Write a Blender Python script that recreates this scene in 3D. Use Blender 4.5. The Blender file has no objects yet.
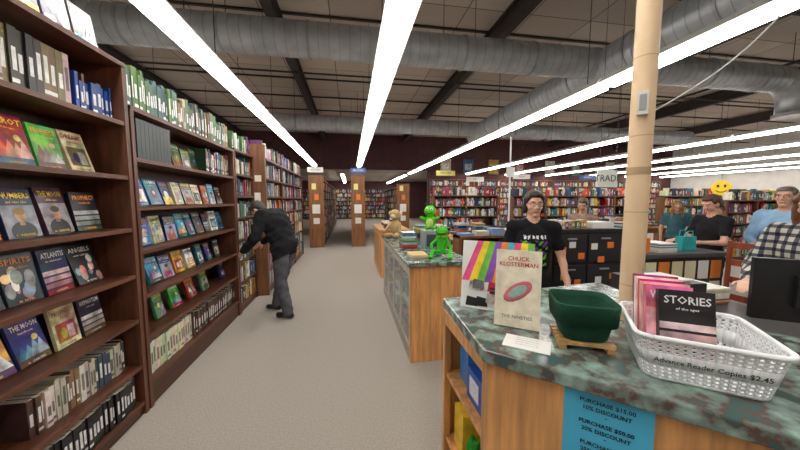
import bpy, math, random
import numpy as np
from mathutils import Vector, Matrix
random.seed(7)
V=Vector
def S(r,g,b):
    def f(c):
        c/=255.0
        return c/12.92 if c<=.04045 else ((c+.055)/1.055)**2.4
    return (f(r),f(g),f(b))
scene=bpy.context.scene
COL=scene.collection
# ------------------------------------------------------------ materials
def newmat(name):
    m=bpy.data.materials.new(name); m.use_nodes=True
    nt=m.node_tree; b=nt.nodes['Principled BSDF']; return m,nt,b
def vmat(name,rough=.6,metal=0,nscale=8,namt=.15,bump=0,bscale=60,mapping=(1,1,1),color=None,spec=.5,hue=0):
    m,nt,b=newmat(name); N=nt.nodes; L=nt.links
    tc=N.new('ShaderNodeTexCoord'); mp=N.new('ShaderNodeMapping'); mp.inputs['Scale'].default_value=mapping
    L.new(tc.outputs['Object'],mp.inputs['Vector'])
    no=N.new('ShaderNodeTexNoise'); no.inputs['Scale'].default_value=nscale; no.inputs['Detail'].default_value=5
    L.new(mp.outputs[0],no.inputs['Vector'])
    mr=N.new('ShaderNodeMapRange'); mr.inputs['From Min'].default_value=.3; mr.inputs['From Max'].default_value=.7
    mr.inputs['To Min'].default_value=1-namt; mr.inputs['To Max'].default_value=1+namt
    L.new(no.outputs['Fac'],mr.inputs['Value'])
    mx=N.new('ShaderNodeMix'); mx.data_type='RGBA'; mx.blend_type='MULTIPLY'; mx.inputs['Factor'].default_value=1
    if color is None:
        at=N.new('ShaderNodeAttribute'); at.attribute_name='Col'; src=at.outputs['Color']
        if hue:
            hn=N.new('ShaderNodeTexNoise'); hn.inputs['Scale'].default_value=7; hn.inputs['Detail'].default_value=3
            L.new(tc.outputs['Object'],hn.inputs['Vector'])
            hm=N.new('ShaderNodeMapRange'); hm.inputs['From Min'].default_value=.3; hm.inputs['From Max'].default_value=.7
            hm.inputs['To Min'].default_value=.5-hue; hm.inputs['To Max'].default_value=.5+hue; L.new(hn.outputs['Fac'],hm.inputs['Value'])
            hs=N.new('ShaderNodeHueSaturation'); hs.inputs['Saturation'].default_value=1.05; L.new(hm.outputs[0],hs.inputs['Hue']); L.new(src,hs.inputs['Color']); src=hs.outputs[0]
        L.new(src,mx.inputs['A'])
    else: mx.inputs['A'].default_value=(*color,1)
    L.new(mr.outputs[0],mx.inputs['B']); L.new(mx.outputs['Result'],b.inputs['Base Color'])
    b.inputs['Roughness'].default_value=rough; b.inputs['Metallic'].default_value=metal
    b.inputs['Specular IOR Level'].default_value=spec
    if bump:
        n2=N.new('ShaderNodeTexNoise'); n2.inputs['Scale'].default_value=bscale; n2.inputs['Detail'].default_value=3
        L.new(mp.outputs[0],n2.inputs['Vector'])
        bp=N.new('ShaderNodeBump'); bp.inputs['Strength'].default_value=bump; bp.inputs['Distance'].default_value=.01
        L.new(n2.outputs['Fac'],bp.inputs['Height']); L.new(bp.outputs[0],b.inputs['Normal'])
    return m
MATTE=vmat('painted_surface',.6,0,6,.06)
GLOSS=vmat('printed_cover',.35,0,25,.18)
ART=vmat('illustrated_cover',.3,0,16,.6,hue=.07)
WOODV=vmat('wood_vertical_grain',.42,0,2.0,.35,.15,20,(14,14,1.2))
WOODH=vmat('wood_long_grain',.38,0,2.0,.35,.15,20,(14,1.2,14))
METAL=vmat('galvanised_metal',.42,.45,5,.15,.1,30)
FABRIC=vmat('cloth',.9,0,9,.18,.35,140,spec=.2)
SKIN=vmat('skin',.5,0,12,.06)
HAIRM=vmat('hair_strands',.5,0,3,.35,.5,14,(12,12,2))
PLASTIC=vmat('plastic',.35,0,5,.04)
def emit(name,col,st):
    m,nt,b=newmat(name); b.inputs['Base Color'].default_value=(.9,.9,.9,1)
    b.inputs['Emission Color'].default_value=(*col,1); b.inputs['Emission Strength'].default_value=st; return m
TUBE=emit('lamp_diffuser',(1,.965,.91),18.0)
SCREEN=emit('lit_screen',(.3,.45,.6),.5)
g,nt,b=newmat('display_glass'); b.inputs['Base Color'].default_value=(.8,.86,.85,1); b.inputs['Roughness'].default_value=.05
b.inputs['Alpha'].default_value=.22; GLASS=g
def tex_two(name,c1,c2,scale,rough,bump=.4,bs=300,detail=8,dist=.004,lo=.35,hi=.65,c3=None):
    m,nt,b=newmat(name); N=nt.nodes; L=nt.links
    tc=N.new('ShaderNodeTexCoord'); no=N.new('ShaderNodeTexNoise'); no.inputs['Scale'].default_value=scale; no.inputs['Detail'].default_value=detail
    L.new(tc.outputs['Object'],no.inputs['Vector']); cr=N.new('ShaderNodeValToRGB')
    e=cr.color_ramp.elements; e[0].position=lo; e[0].color=(*c1,1); e[1].position=hi; e[1].color=(*c2,1)
    if c3: x=e.new((lo+hi)/2); x.color=(*c3,1)
    L.new(no.outputs['Fac'],cr.inputs[0]); L.new(cr.outputs[0],b.inputs['Base Color']); b.inputs['Roughness'].default_value=rough
    if bump:
        n2=N.new('ShaderNodeTexNoise'); n2.inputs['Scale'].default_value=bs; L.new(tc.outputs['Object'],n2.inputs['Vector'])
        bp=N.new('ShaderNodeBump'); bp.inputs['Strength'].default_value=bump; bp.inputs['Distance'].default_value=dist
        L.new(n2.outputs['Fac'],bp.inputs['Height']); L.new(bp.outputs[0],b.inputs['Normal'])
    return m
CARPET=tex_two('loop_carpet',S(146,138,129),S(166,158,149),90,.95,.3,240,dist=.003)
STONE=tex_two('green_marble_laminate',S(58,86,84),S(150,178,168),16,.2,0,detail=10,c3=S(104,116,108),lo=.3,hi=.68)
nt=STONE.node_tree; cr=[n for n in nt.nodes if n.type=='VALTORGB'][0]; e=cr.color_ramp.elements.new(.44); e.color=(*S(96,66,58),1); e=cr.color_ramp.elements.new(.40); e.color=(*S(60,92,88),1)
MAROON=tex_two('maroon_wall_paint',S(78,46,48),S(86,52,53),3,.8,.1,40)
WHITEW=tex_two('pale_wall_paint',S(185,180,174),S(195,190,184),3,.8,.1,40)
m,nt,b=newmat('insulated_roof_panels'); N=nt.nodes; L=nt.links
tc=N.new('ShaderNodeTexCoord'); br=N.new('ShaderNodeTexBrick'); br.inputs['Scale'].default_value=1
br.inputs['Brick Width'].default_value=1.22; br.inputs['Row Height'].default_value=1.5; br.inputs['Mortar Size'].default_value=.01; br.offset=0
br.inputs['Color1'].default_value=(*S(206,195,184),1); br.inputs['Color2'].default_value=(*S(186,176,166),1); br.inputs['Mortar'].default_value=(*S(100,92,86),1)
L.new(tc.outputs['Object'],br.inputs['Vector']); L.new(br.outputs['Color'],b.inputs['Base Color']); b.inputs['Roughness'].default_value=.8
ROOF=m
def plaid(name):
    m,nt,b=newmat(name); N=nt.nodes; L=nt.links
    tc=N.new('ShaderNodeTexCoord'); out=[]
    for ax,sc in (('Z',5.5),('Y',5.5)):
        w=N.new('ShaderNodeTexWave'); w.bands_direction=ax; w.inputs['Scale'].default_value=sc; w.inputs['Distortion'].default_value=.0
        L.new(tc.outputs['Object'],w.inputs['Vector']); r=N.new('ShaderNodeValToRGB'); e=r.color_ramp.elements
        e[0].position=.58; e[0].color=(*S(225,222,215),1); e[1].position=.64; e[1].color=(*S(95,98,110),1)
        L.new(w.outputs['Fac'],r.inputs[0]); out.append(r)
    mx=N.new('ShaderNodeMix'); mx.data_type='RGBA'; mx.blend_type='MULTIPLY'; mx.inputs['Factor'].default_value=1
    L.new(out[0].outputs[0],mx.inputs['A']); L.new(out[1].outputs[0],mx.inputs['B'])
    L.new(mx.outputs['Result'],b.inputs['Base Color'])
    b.inputs['Roughness'].default_value=.9; return m
PLAID=plaid('plaid_flannel')
MATS=[MATTE,GLOSS,WOODV,WOODH,METAL,FABRIC,SKIN,HAIRM,PLASTIC,TUBE,SCREEN,GLASS,STONE,PLAID,MAROON,WHITEW,ROOF,CARPET,ART]
(mMAT,mGL,mWV,mWH,mME,mFA,mSK,mHA,mPL,mTU,mSC,mGS,mST,mPD,mMR,mWW,mRF,mCP,mAR)=range(19)
# ------------------------------------------------------------ mesh builder
I3=(V((1,0,0)),V((0,1,0)),V((0,0,1)))
class MB:
    def __init__(s): s.v=[];s.f=[];s.m=[];s.c=[];s.s=[]
    def add(s,vs,fs,col,m=0,sm=False,cols=None):
        n=len(s.v); s.v.extend([tuple(p) for p in vs])
        for i,f in enumerate(fs):
            s.f.append(tuple(n+k for k in f)); s.m.append(m); s.c.append(cols[i] if cols else col); s.s.append(sm)
    def quad(s,pts,col,m=0): s.add(pts,[tuple(range(len(pts)))],col,m)
    def box(s,c,h,col,m=0,R=I3,top=None,front=None):
        c=V(c); a,b_,d=V(R[0])*h[0],V(R[1])*h[1],V(R[2])*h[2]
        vs=[c-a-b_-d,c+a-b_-d,c+a+b_-d,c-a+b_-d,c-a-b_+d,c+a-b_+d,c+a+b_+d,c-a+b_+d]
        fs=[(0,3,2,1),(4,5,6,7),(0,1,5,4),(1,2,6,5),(2,3,7,6),(3,0,4,7)]
        cols=[col]*6
        if top: cols[1]=top
        s.add(vs,fs,col,m,False,cols)
    def ab(s,x0,x1,y0,y1,z0,z1,col,m=0,top=None):
        s.box(((x0+x1)/2,(y0+y1)/2,(z0+z1)/2),(abs(x1-x0)/2,abs(y1-y0)/2,abs(z1-z0)/2),col,m,I3,top)
    def cyl(s,p0,p1,r0,r1=None,n=14,col=(1,1,1),m=0,caps=True,sm=True):
        if r1 is None:r1=r0
        p0=V(p0);p1=V(p1);d=(p1-p0).normalized()
        a=d.orthogonal().normalized(); b_=d.cross(a)
        vs=[];
        for p,r in((p0,r0),(p1,r1)):
            for i in range(n):
                t=2*math.pi*i/n; vs.append(p+a*(r*math.cos(t))+b_*(r*math.sin(t)))
        fs=[(i,(i+1)%n,n+(i+1)%n,n+i) for i in range(n)]
        s.add(vs,fs,col,m,sm)
        if caps:
            s.add(vs[:n],[tuple(range(n-1,-1,-1))],col,m); s.add(vs[n:],[tuple(range(n))],col,m)
    def ell(s,c,rad,R=I3,col=(1,1,1),m=0,seg=14,rings=9):
        c=V(c); vs=[];fs=[]
        vs.append(c+V(R[2])*rad[2])
        for j in range(1,rings):
            ph=math.pi*j/rings
            for i in range(seg):
                t=2*math.pi*i/seg
                vs.append(c+V(R[0])*(rad[0]*math.sin(ph)*math.cos(t))+V(R[1])*(rad[1]*math.sin(ph)*math.sin(t))+V(R[2])*(rad[2]*math.cos(ph)))
        vs.append(c-V(R[2])*rad[2]); L_=len(vs)-1
        for i in range(seg):
            fs.append((0,1+i,1+(i+1)%seg))
            for j in range(rings-2):
                a=1+j*seg; fs.append((a+i,a+seg+i,a+seg+(i+1)%seg,a+(i+1)%seg))
            a=1+(rings-2)*seg; fs.append((a+i,L_,a+(i+1)%seg))
        s.add(vs,fs,col,m,True)
    def tube(s,pts,r,n=10,col=(1,1,1),m=0,rfun=None):
        pts=[V(p) for p in pts]; vs=[]; a=None
        for k,p in enumerate(pts):
            d=(pts[min(k+1,len(pts)-1)]-pts[max(k-1,0)]).normalized()
            a=d.orthogonal().normalized() if a is None else (a-d*a.dot(d)).normalized()
            b_=d.cross(a); rr=r if rfun is None else rfun(k)
            for i in range(n):
                t=2*math.pi*i/n; vs.append(p+a*(rr*math.cos(t))+b_*(rr*math.sin(t)))
        fs=[]
        for k in range(len(pts)-1):
            for i in range(n): fs.append((k*n+i,k*n+(i+1)%n,(k+1)*n+(i+1)%n,(k+1)*n+i))
        fs.append(tuple(range(n-1,-1,-1))); fs.append(tuple(range((len(pts)-1)*n,len(pts)*n)))
        s.add(vs,fs,col,m,True)
    def lathe(s,prof,c,n=24,col=(1,1,1),m=0,shape=None,cap=True):
        vs=[];fs=[]
        for r,z in prof:
            for i in range(n):
                t=2*math.pi*i/n; k=shape(t) if shape else 1
                vs.append((c[0]+r*k*math.cos(t),c[1]+r*k*math.sin(t),c[2]+z))
        for j in range(len(prof)-1):
            for i in range(n): fs.append((j*n+i,j*n+(i+1)%n,(j+1)*n+(i+1)%n,(j+1)*n+i))
        s.add(vs,fs,col,m,True)
        if cap: s.add(vs[:n],[tuple(range(n-1,-1,-1))],col,m)
    def prism(s,poly,z0,z1,col,m=0):
        n=len(poly); vs=[(x,y,z0) for x,y in poly]+[(x,y,z1) for x,y in poly]
        fs=[tuple(range(n-1,-1,-1)),tuple(range(n,2*n))]+[(i,(i+1)%n,n+(i+1)%n,n+i) for i in range(n)]
        s.add(vs,fs,col,m)
    def build(s,name,parent=None,bevel=0,solid=0,sub=0):
        me=bpy.data.meshes.new(name)
        A=np.array(s.v,dtype=float); mn=A.min(0);mx=A.max(0); o=np.array([(mn[0]+mx[0])/2,(mn[1]+mx[1])/2,mn[2]])
        me.from_pydata([tuple(p) for p in (A-o)],[],s.f)
        used=sorted(set(s.m)); mp={u:i for i,u in enumerate(used)}
        for u in used: me.materials.append(MATS[u])
        me.polygons.foreach_set('material_index',[mp[k] for k in s.m])
        me.polygons.foreach_set('use_smooth',s.s)
        at=me.color_attributes.new('Col','FLOAT_COLOR','CORNER')
        arr=[]
        for f,c in zip(s.f,s.c): arr.extend((c[0],c[1],c[2],1.0)*len(f))
        at.data.foreach_set('color',arr); me.update()
        ob=bpy.data.objects.new(name,me); COL.objects.link(ob); ob.location=tuple(o)
        if parent:
            ob.parent=parent; ob.matrix_parent_inverse=Matrix.Translation(-V(parent.location))
        if solid: q=ob.modifiers.new('s','SOLIDIFY'); q.thickness=solid; q.offset=0
        if bevel: q=ob.modifiers.new('b','BEVEL'); q.width=bevel; q.segments=2; q.limit_method='ANGLE'
        return ob
def textgeo(body,size,align='CENTER',sp=1.0,res=2,bold=0):
    cu=bpy.data.curves.new('t','FONT'); cu.body=body; cu.size=size; cu.align_x=align; cu.align_y='CENTER'; cu.resolution_u=res; cu.space_line=sp; cu.offset=bold
    ob=bpy.data.objects.new('t',cu); COL.objects.link(ob); bpy.context.view_layer.update()
    dg=bpy.context.evaluated_depsgraph_get(); me=ob.evaluated_get(dg).to_mesh()
    vs=[(v.co.x,v.co.y) for v in me.vertices]; fs=[tuple(p.vertices) for p in me.polygons]
    ob.evaluated_get(dg).to_mesh_clear(); bpy.data.objects.remove(ob); return vs,fs
def text(parent,body,size,org,right,up,col,name='lettering',align='CENTER',sp=1.0,bold=0):
    vs,fs=textgeo(body,size,align,sp,bold=bold)
    R=V(right).normalized();U=V(up).normalized();o=V(org)+R.cross(U)*.0015
    mb=MB(); mb.add([o+R*x+U*y for x,y in vs],fs,col,mMAT); return mb.build(name,parent)
WORDS={}
def word(w):
    if w not in WORDS:
        vs,fs=textgeo(w,1,res=1,bold=.015); xs=[p[0] for p in vs]; ys=[p[1] for p in vs]
        x0,x1,y0,y1=min(xs),max(xs),min(ys),max(ys)
        WORDS[w]=([((x-x0)/(x1-x0),(y-y0)/(y1-y0)) for x,y in vs],fs,(x1-x0)/(y1-y0))
    return WORDS[w]
# ------------------------------------------------------------ camera
H=1.6; cam=bpy.data.cameras.new('cam'); cam.lens=13.5; cam.sensor_width=36; cam.clip_start=.02
co=bpy.data.objects.new('camera',cam); COL.objects.link(co); scene.camera=co
th=math.radians(4.76); ps=math.radians(9.43); co.location=(0,0,H); co.rotation_euler=(math.pi/2-th,0,-ps)
w=bpy.data.worlds.new('w'); scene.world=w; w.use_nodes=True; w.node_tree.nodes['Background'].inputs[0].default_value=(.5,.5,.5,1); w.node_tree.nodes['Background'].inputs[1].default_value=.2
try:
    scene.view_settings.view_transform='Standard'; scene.view_settings.look='None'
except Exception as e: print(e)
# ------------------------------------------------------------ room
def simple(name,m,*boxes,col=(1,1,1),bevel=0):
    mb=MB()
    for b_ in boxes: mb.ab(*b_,col,m)
    return mb.build(name,bevel=bevel)
XL,XR,YB,YF=-6,20,-2.5,26
simple('floor',mCP,(XL,XR,YB,YF,-.1,0))
ZC=5.0
simple('ceiling',mRF,(XL,XR,YB,16.2,ZC,ZC+.1))
simple('ceiling_rear',mRF,(XL,XR,16.2,YF,3.2,3.3))
simple('wall_left',mWW,(XL-.1,XL,YB,YF,0,ZC))
simple('wall_right',mWW,(XR,XR+.1,YB,YF,0,ZC))
simple('wall_front',mWW,(XL,XR,YB-.1,YB,0,ZC))
simple('wall_back',mMR,(XL,XR,YF,YF+.1,0,3.3))
simple('wall_bulkhead',mMR,(XL,4.2,16.05,16.2,3.2,ZC),(4.2,XR,16.05,16.2,0,ZC))
simple('baseboard_back',mMAT,(4.2,XR,16.03,16.05,0,.1),col=S(40,30,28))
DK=S(56,50,48)
for i,x in enumerate((-5.2,-1.25,2.85,7.1,11.4,15.7)):
    mb=MB(); mb.ab(x-.08,x+.08,YB,16.0,4.62,4.65,DK); mb.ab(x-.012,x+.012,YB,16.0,4.65,4.93,DK); mb.ab(x-.08,x+.08,YB,16.0,4.93,4.96,DK); mb.build('roof_beam')
mb=MB()
for y in np.arange(-1.5,16,1.5): mb.ab(XL,XR,y-.025,y+.025,4.962,4.995,DK)
mb.build('roof_purlins')
mb=MB()
for x,z in((.9,4.35),(-2.6,4.4),(5.6,4.4),(9,4.4)):
    mb.cyl((x,YB,z),(x,16.0,z),.03,n=8,col=DK)
    for y in np.arange(-1,16,3): mb.cyl((x,y,z),(x,y,5.0),.006,n=6,col=DK); mb.cyl((x,y+.8,z-.12),(x,y+.8,z),.012,n=6,col=S(150,120,90))
for y in (3.6,7.4,12.4): mb.cyl((XL,y,4.5),(XR,y,4.5),.022,n=8,col=DK)
mb.build('sprinkler_pipes')
GV=S(192,198,204)
def duct_pts(p0,p1,step=.12):
    p0=V(p0);p1=V(p1);n=int((p1-p0).length/step); return [p0.lerp(p1,i/n) for i in range(n+1)]
def duct(mb,p0,p1,r):
    pts=duct_pts(p0,p1,.15); mb.tube(pts,r,28,GV,mME)
    d=(V(p1)-V(p0)).normalized()
    for k,p in enumerate(pts):
        if k%8==4: mb.cyl(p-d*.02,p+d*.02,r+.014,n=28,col=S(170,176,182),m=mME,caps=True)
        elif k and k<len(pts)-1: mb.cyl(p-d*.005,p+d*.005,r+.004,n=28,col=S(165,172,178),m=mME)
mb=MB()
duct(mb,(4.5,YB+.1,3.95),(4.5,10.6,3.95),.31)
duct(mb,(-3.6,4.9,4.0),(8.5,4.9,4.0),.25)
pts=[];
for k in range(9):
    a=math.pi/2*k/8; pts.append((8.5+.45*math.sin(a),4.9,4.0-.45+.45*math.cos(a)))
pts.append((8.95,4.9,3.35)); mb.tube(pts,.25,24,GV,mME); mb.cyl((8.95,4.9,3.3),(8.95,4.9,3.36),.29,n=24,col=S(180,182,184),m=mME)
duct(mb,(-2.2,9.9,4.0),(13,9.9,4.0),.24)
for x,y in ((-2,4.9),(1.8,4.9),(6.5,4.9),(0,9.9),(7,9.9),(11,9.9)):
    mb.cyl((x-.27,y,4.0),(x-.27,y,4.99),.006,n=6,col=DK); mb.cyl((x+.27,y,4.0),(x+.27,y,4.99),.006,n=6,col=DK)
mb.build('ventilation_duct')
mb=MB(); mb.lathe([(.05,.22),(.22,.2),(.26,.1),(.22,.0),(.1,-.02),(.02,-.02)],(2.1,3.1,4.35),24,S(185,182,176)); mb.cyl((2.1,3.1,4.55),(2.1,3.1,4.98),.015,n=8,col=DK); mb.build('ceiling_fan_vent')
WH=S(235,235,232)
def lightrow(x,y0,y1,z=3.0):
    mb=MB(); y=y0
    while y<y1-.2:
        e=min(y+2.42,y1)
        poly=[(-.13,0),(.13,0),(.08,.07),(-.08,.07)]
        vs=[(x+a,y+.01,z+b_+.03) for a,b_ in poly]+[(x+a,e-.01,z+b_+.03) for a,b_ in poly]
        mb.add(vs,[(0,1,2,3),(7,6,5,4),(0,4,5,1),(1,5,6,2),(2,6,7,3),(3,7,4,0)],WH,mMAT)
        mb.ab(x-.07,x+.07,y+.04,e-.04,z-.02,z+.028,WH,mTU)
        mb.cyl((x,y+.3,z+.1),(x,y+.3,4.99 if y<15.5 else 3.2),.005,n=6,col=DK)
        y+=2.44
    mb.build('fluorescent_light_fixture')
lightrow(-1.42,-1.5,13)
lightrow(.4,-1.5,13)
lightrow(3.15,-1.5,15.9)
for x in (6.3,8.7,11.2,13.8,16.5,19): lightrow(x,3.2 if x>6.5 else 6.0,15.9)
lightrow(-4.2,0,15.9); lightrow(-.4,17,25.5,3.0); lightrow(3.15,17,25.5,3.0)
# ------------------------------------------------------------ books
PAL=[S(*c) for c in [(40,55,95),(150,35,35),(215,205,185),(50,100,140),(25,25,30),(175,145,70),(70,115,70),(220,215,210),(100,50,100),(210,80,45),(40,115,140),(110,85,60),(175,175,180),(70,70,82),(225,180,70),(165,70,85),(232,228,215),(45,75,50)]]
PAGE=S(225,215,195)
def lighten(c,k): return tuple(min(1,x+(1-x)*k) for x in c)
def dark(c,k): return tuple(x*k for x in c)
ZV=V((0,0,1))
def spines(mb,O,D,N,L,z,hmax,depth,pal=PAL,wr=(.014,.042),hr=(.72,.98),inset=.03,cheap=False,fill=1.0,u0=0.0):
    O=V((O[0],O[1],0));D=V((D[0],D[1],0));N=V((N[0],N[1],0)); u=u0
    prev=random.choice(pal)
    while u<L-.02:
        w=random.uniform(*wr)
        if u+w>L: break
        if random.random()>fill: u+=random.uniform(.05,.25); continue
        h=hmax*random.uniform(*hr); dd=depth*random.uniform(.8,1)
        c=prev if random.random()<.35 else random.choice(pal); prev=c
        c=tuple(x*random.uniform(.8,1.15) for x in c)
        ins=inset+random.uniform(0,.015)
        cen=O+D*(u+w/2)-N*(ins+dd/2)+ZV*(z+h/2+.001)
        mb.box(cen,(w/2*.96,dd/2,h/2),c,mGL,(D,N,ZV),top=PAGE)
        if not cheap or random.random()<.4:
            k=random.random(); tc_=lighten(c,.75) if sum(c)<1.2 else dark(c,.25)
            b0=O+D*(u+w*.25)-N*(ins-.0012)+ZV*(z+h*.3); b1=b0+D*(w*.5)
            t0=ZV*(h*random.uniform(.25,.5)); mb.quad([b0,b1,b1+t0,b0+t0],tc_,mGL)
            if k<.4:
                b0=O+D*(u+w*.06)-N*(ins-.001)+ZV*(z+h*.1); b1=b0+D*(w*.88); t0=ZV*(h*.07); mb.quad([b0,b1,b1+t0,b0+t0],tc_,mGL)
        u+=w
TITLES=['MYSTIC','ATLANTIS','HYPNOTISM','SECRETS','DREAMS','ANGELS','ORACLE','SPIRITS','TAROT','MAGICK','BEYOND','COSMOS','HEALING','SHADOW','UFO','LOST','HAUNTED','NUMBERS','WISDOM','RITUALS','THE MOON','STARS','SIRIUS','ALCHEMY','VISIONS','PROPHECY']
SUBS=['of the ages','a true story','the complete guide','and other tales','new edition','revealed','handbook','history']
def coverart(mb,C,A,U,F,w,h,bg,rnd=random,title=None):
    def rect(x0,y0,x1,y1,col,lay=1,m=mGL):
        o=C+F*(.0008*lay); mb.quad([o+A*(x0*w)+U*(y0*h),o+A*(x1*w)+U*(y0*h),o+A*(x1*w)+U*(y1*h),o+A*(x0*w)+U*(y1*h)],col,m)
    def disc(cx,cy,r,col,lay=2,sq=1,n=14):
        o=C+F*(.0008*lay); mb.quad([o+A*((cx+r*math.cos(t*2*math.pi/n))*w)+U*(cy*h+r*w*sq*math.sin(t*2*math.pi/n)) for t in range(n)],col,mAR)
    def letters(x0,x1,y,hh,col,txt):
        vs,fs,ar=word(txt); wf=(x1-x0)*w; hf=min(hh*h,wf/ar*1.6); 
        if hf*ar<wf*.7: wf=hf*ar*1.2
        o=C+F*.0036+A*((x0+x1)/2*w-wf/2)+U*(y*h)
        mb.add([o+A*(p[0]*wf)+U*(p[1]*hf) for p in vs],fs,col,mMAT)
    rect(0.005,0,.995,1,bg,.5,mAR)
    lum=sum(bg); tcol=rnd.choice([S(245,240,230),S(250,215,70),S(240,240,240),S(255,160,60)]) if lum<1.3 else rnd.choice([S(30,30,40),S(150,25,30),S(20,60,110)])
    st=rnd.random(); c2=rnd.choice(PAL[1:]); c3=rnd.choice(PAL)
    if st<.14:
        rect(0,.0,1,.35,c2,1,mAR); disc(.5,.42,.26,c3,2); disc(.5,.46,.1,lighten(c3,.5),3)
    elif st<.34:
        rect(.1,.14,.9,.6,c2,1,mAR); disc(.38,.34,.13,c3,2,1.5); rect(.52,.18,.8,.5,lighten(c2,.4),2,mAR)
    elif st<.55:
        rect(0,.0,1,.66,lighten(bg,.25),1,mAR); disc(.5,.12,.38,c2,2,.8,18); rect(.42,.25,.58,.38,dark(S(200,150,120),.8),2.5,mAR); disc(.5,.45,.16,S(205,155,125),3,1.25,18); disc(.5,.53,.17,dark(c3,.4),3.5,.6,18)
    elif st<.75:
        rect(0,.0,1,.28,dark(c2,.7),1,mAR); disc(.7,.55,.1,S(250,220,140),1.5)
        for k in range(4):
            x0=-.0+.2*k; mb.quad([C+F*(.002+.0002*k)+A*(x0*w)+U*(.15*h),C+F*(.002+.0002*k)+A*(min(1,x0+.42)*w)+U*(.15*h),C+F*(.002+.0002*k)+A*((x0+.2)*w)+U*((.35+.22*rnd.random())*h)],lighten(c3,.12*k),mAR)
    elif st<.9:
        for k in range(10): disc(.12+.76*rnd.random(),.12+.5*rnd.random(),.05+.12*rnd.random(),lighten(rnd.choice(PAL),.2),1+.2*k,1+rnd.random(),10)
    else:
        for k in range(4): rect(0,.14*k,1,.14*k+.1,lighten(c2,.15*k),1,mAR)
    letters(.08,.92,.8,.12,tcol,title or rnd.choice(TITLES)); letters(.2,.8,.7,.05,tcol,rnd.choice(SUBS)); letters(.2,.8,.03,.045,tcol,rnd.choice(['J. HOLLAND','M. REYES','A. CARTER','S. WINTER']))
def face_book(mb,O,D,N,u,z,w,h,t=.022,lean=.2,yaw=0,inset=.08,bg=None,art=True,title=None):
    D=V((D[0],D[1],0)).normalized();N=V((N[0],N[1],0)).normalized()
    Rz=Matrix.Rotation(yaw,3,'Z'); A=Rz@D; Nn=Rz@N
    U=ZV*math.cos(lean)-Nn*math.sin(lean); F=Nn*math.cos(lean)+ZV*math.sin(lean)
    bg=bg or random.choice(PAL)
    B=V((O[0],O[1],0))+D*u-N*inset+ZV*(z+t*math.sin(lean)+.002)
    C=B-A*(w/2)
    mb.box(B+U*(h/2)-F*(t/2),(w/2,t/2*.8,h/2*.985),PAGE,mMAT,(A,F,U))
    mb.box(B+U*(h/2)-F*.0015,(w/2,.0015,h/2),bg,mGL,(A,F,U)); mb.box(B+U*(h/2)-F*(t-.0015),(w/2,.0015,h/2),bg,mGL,(A,F,U))
    mb.box(C+U*(h/2)-F*(t/2),(.0015,t/2,h/2),bg,mGL,(A,F,U))
    if art: coverart(mb,C,A,U,F,w,h,bg,title=title)
WD=S(96,56,38)
def bookcase(name,O,D,N,L,Hh,depth,shelves,col=WD,bays=(),back=True,kick=True,endp=.035):
    D3=V((D[0],D[1],0));N3=V((N[0],N[1],0));o=V((O[0],O[1],0)); mb=MB()
    mh=mWH if abs(D[1])>.5 else mWV
    def bx(u0,u1,w0,w1,z0,z1,m,c=col): mb.box(o+D3*((u0+u1)/2)-N3*((w0+w1)/2)+ZV*((z0+z1)/2),(abs(u1-u0)/2,abs(w1-w0)/2,abs(z1-z0)/2),c,m,(D3,N3,ZV))
    bx(0,endp,0,depth,0,Hh,mWV); bx(L-endp,L,0,depth,0,Hh,mWV)
    for b_ in bays: bx(b_-.02,b_+.02,.004,depth,0,Hh-.03,mWV)
    for z in shelves: bx(endp,L-endp,.006,depth-.01,z-.028,z,mh)
    bx(0,L,-.004,depth,Hh-.03,Hh,mh)
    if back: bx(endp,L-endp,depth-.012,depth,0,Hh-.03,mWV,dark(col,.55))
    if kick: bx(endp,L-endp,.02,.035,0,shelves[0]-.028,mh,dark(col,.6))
    return mb.build(name)
DY=(0,1);NX=(1,0)
X0=-1.53
s1=[.1,.38,.73,1.06,1.4,1.77,2.14]
bookcase('bookcase',(X0,.25),DY,NX,2.2,2.54,.34,s1)
b1=MB(); 
spines(b1,(X0,.29),DY,NX,2.1,.1,.22,.2,pal=[S(18,18,20),S(24,22,24)],wr=(.03,.034),hr=(.95,.97),inset=.02)
def facerow(mb,y0,y1,z,hs,gap,pals=None,yawr=.25,inset=.14,skip=.0,ws=(.13,.165),x=X0,lean=(.15,.32)):
    y=y0; last=None
    while y<y1-.1:
        w=random.uniform(*ws); h=min(hs,w*random.uniform(1.4,1.55))
        if random.random()>=skip:
            c=random.choice(pals) if pals else None
            if c==last and pals: c=random.choice(pals)
            last=c
            face_book(mb,(x,0),(0,1),NX,y+w/2,z,w,h,random.uniform(.015,.03),random.uniform(*lean),random.uniform(-yawr,yawr)*.4,inset,c)
        y+=w+random.uniform(*gap)
BP=[S(*c) for c in [(40,80,170),(25,40,80),(70,180,70),(235,228,212),(50,150,190),(160,50,40),(45,60,130),(60,60,70),(240,240,238),(60,130,180),(205,150,70),(30,30,36),(90,150,110),(70,40,60),(210,200,160),(30,110,130),(45,40,60),(30,50,60)]]
for z,h in ((.73,.24),(1.06,.26),(1.4,.27),(1.77,.27)): facerow(b1,.35,2.38,z,h,(.01,.035),BP,skip=.02,ws=(.165,.19),inset=.14)
facerow(b1,.4,1.7,.38,.24,(.02,.06),BP); spines(b1,(X0,1.72),DY,NX,.68,.38,.25,.16,pal=[S(200,190,170),S(150,110,80),S(230,225,215),S(90,60,50),S(60,70,90)],wr=(.018,.035),inset=.08,hr=(.8,.95))
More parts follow.
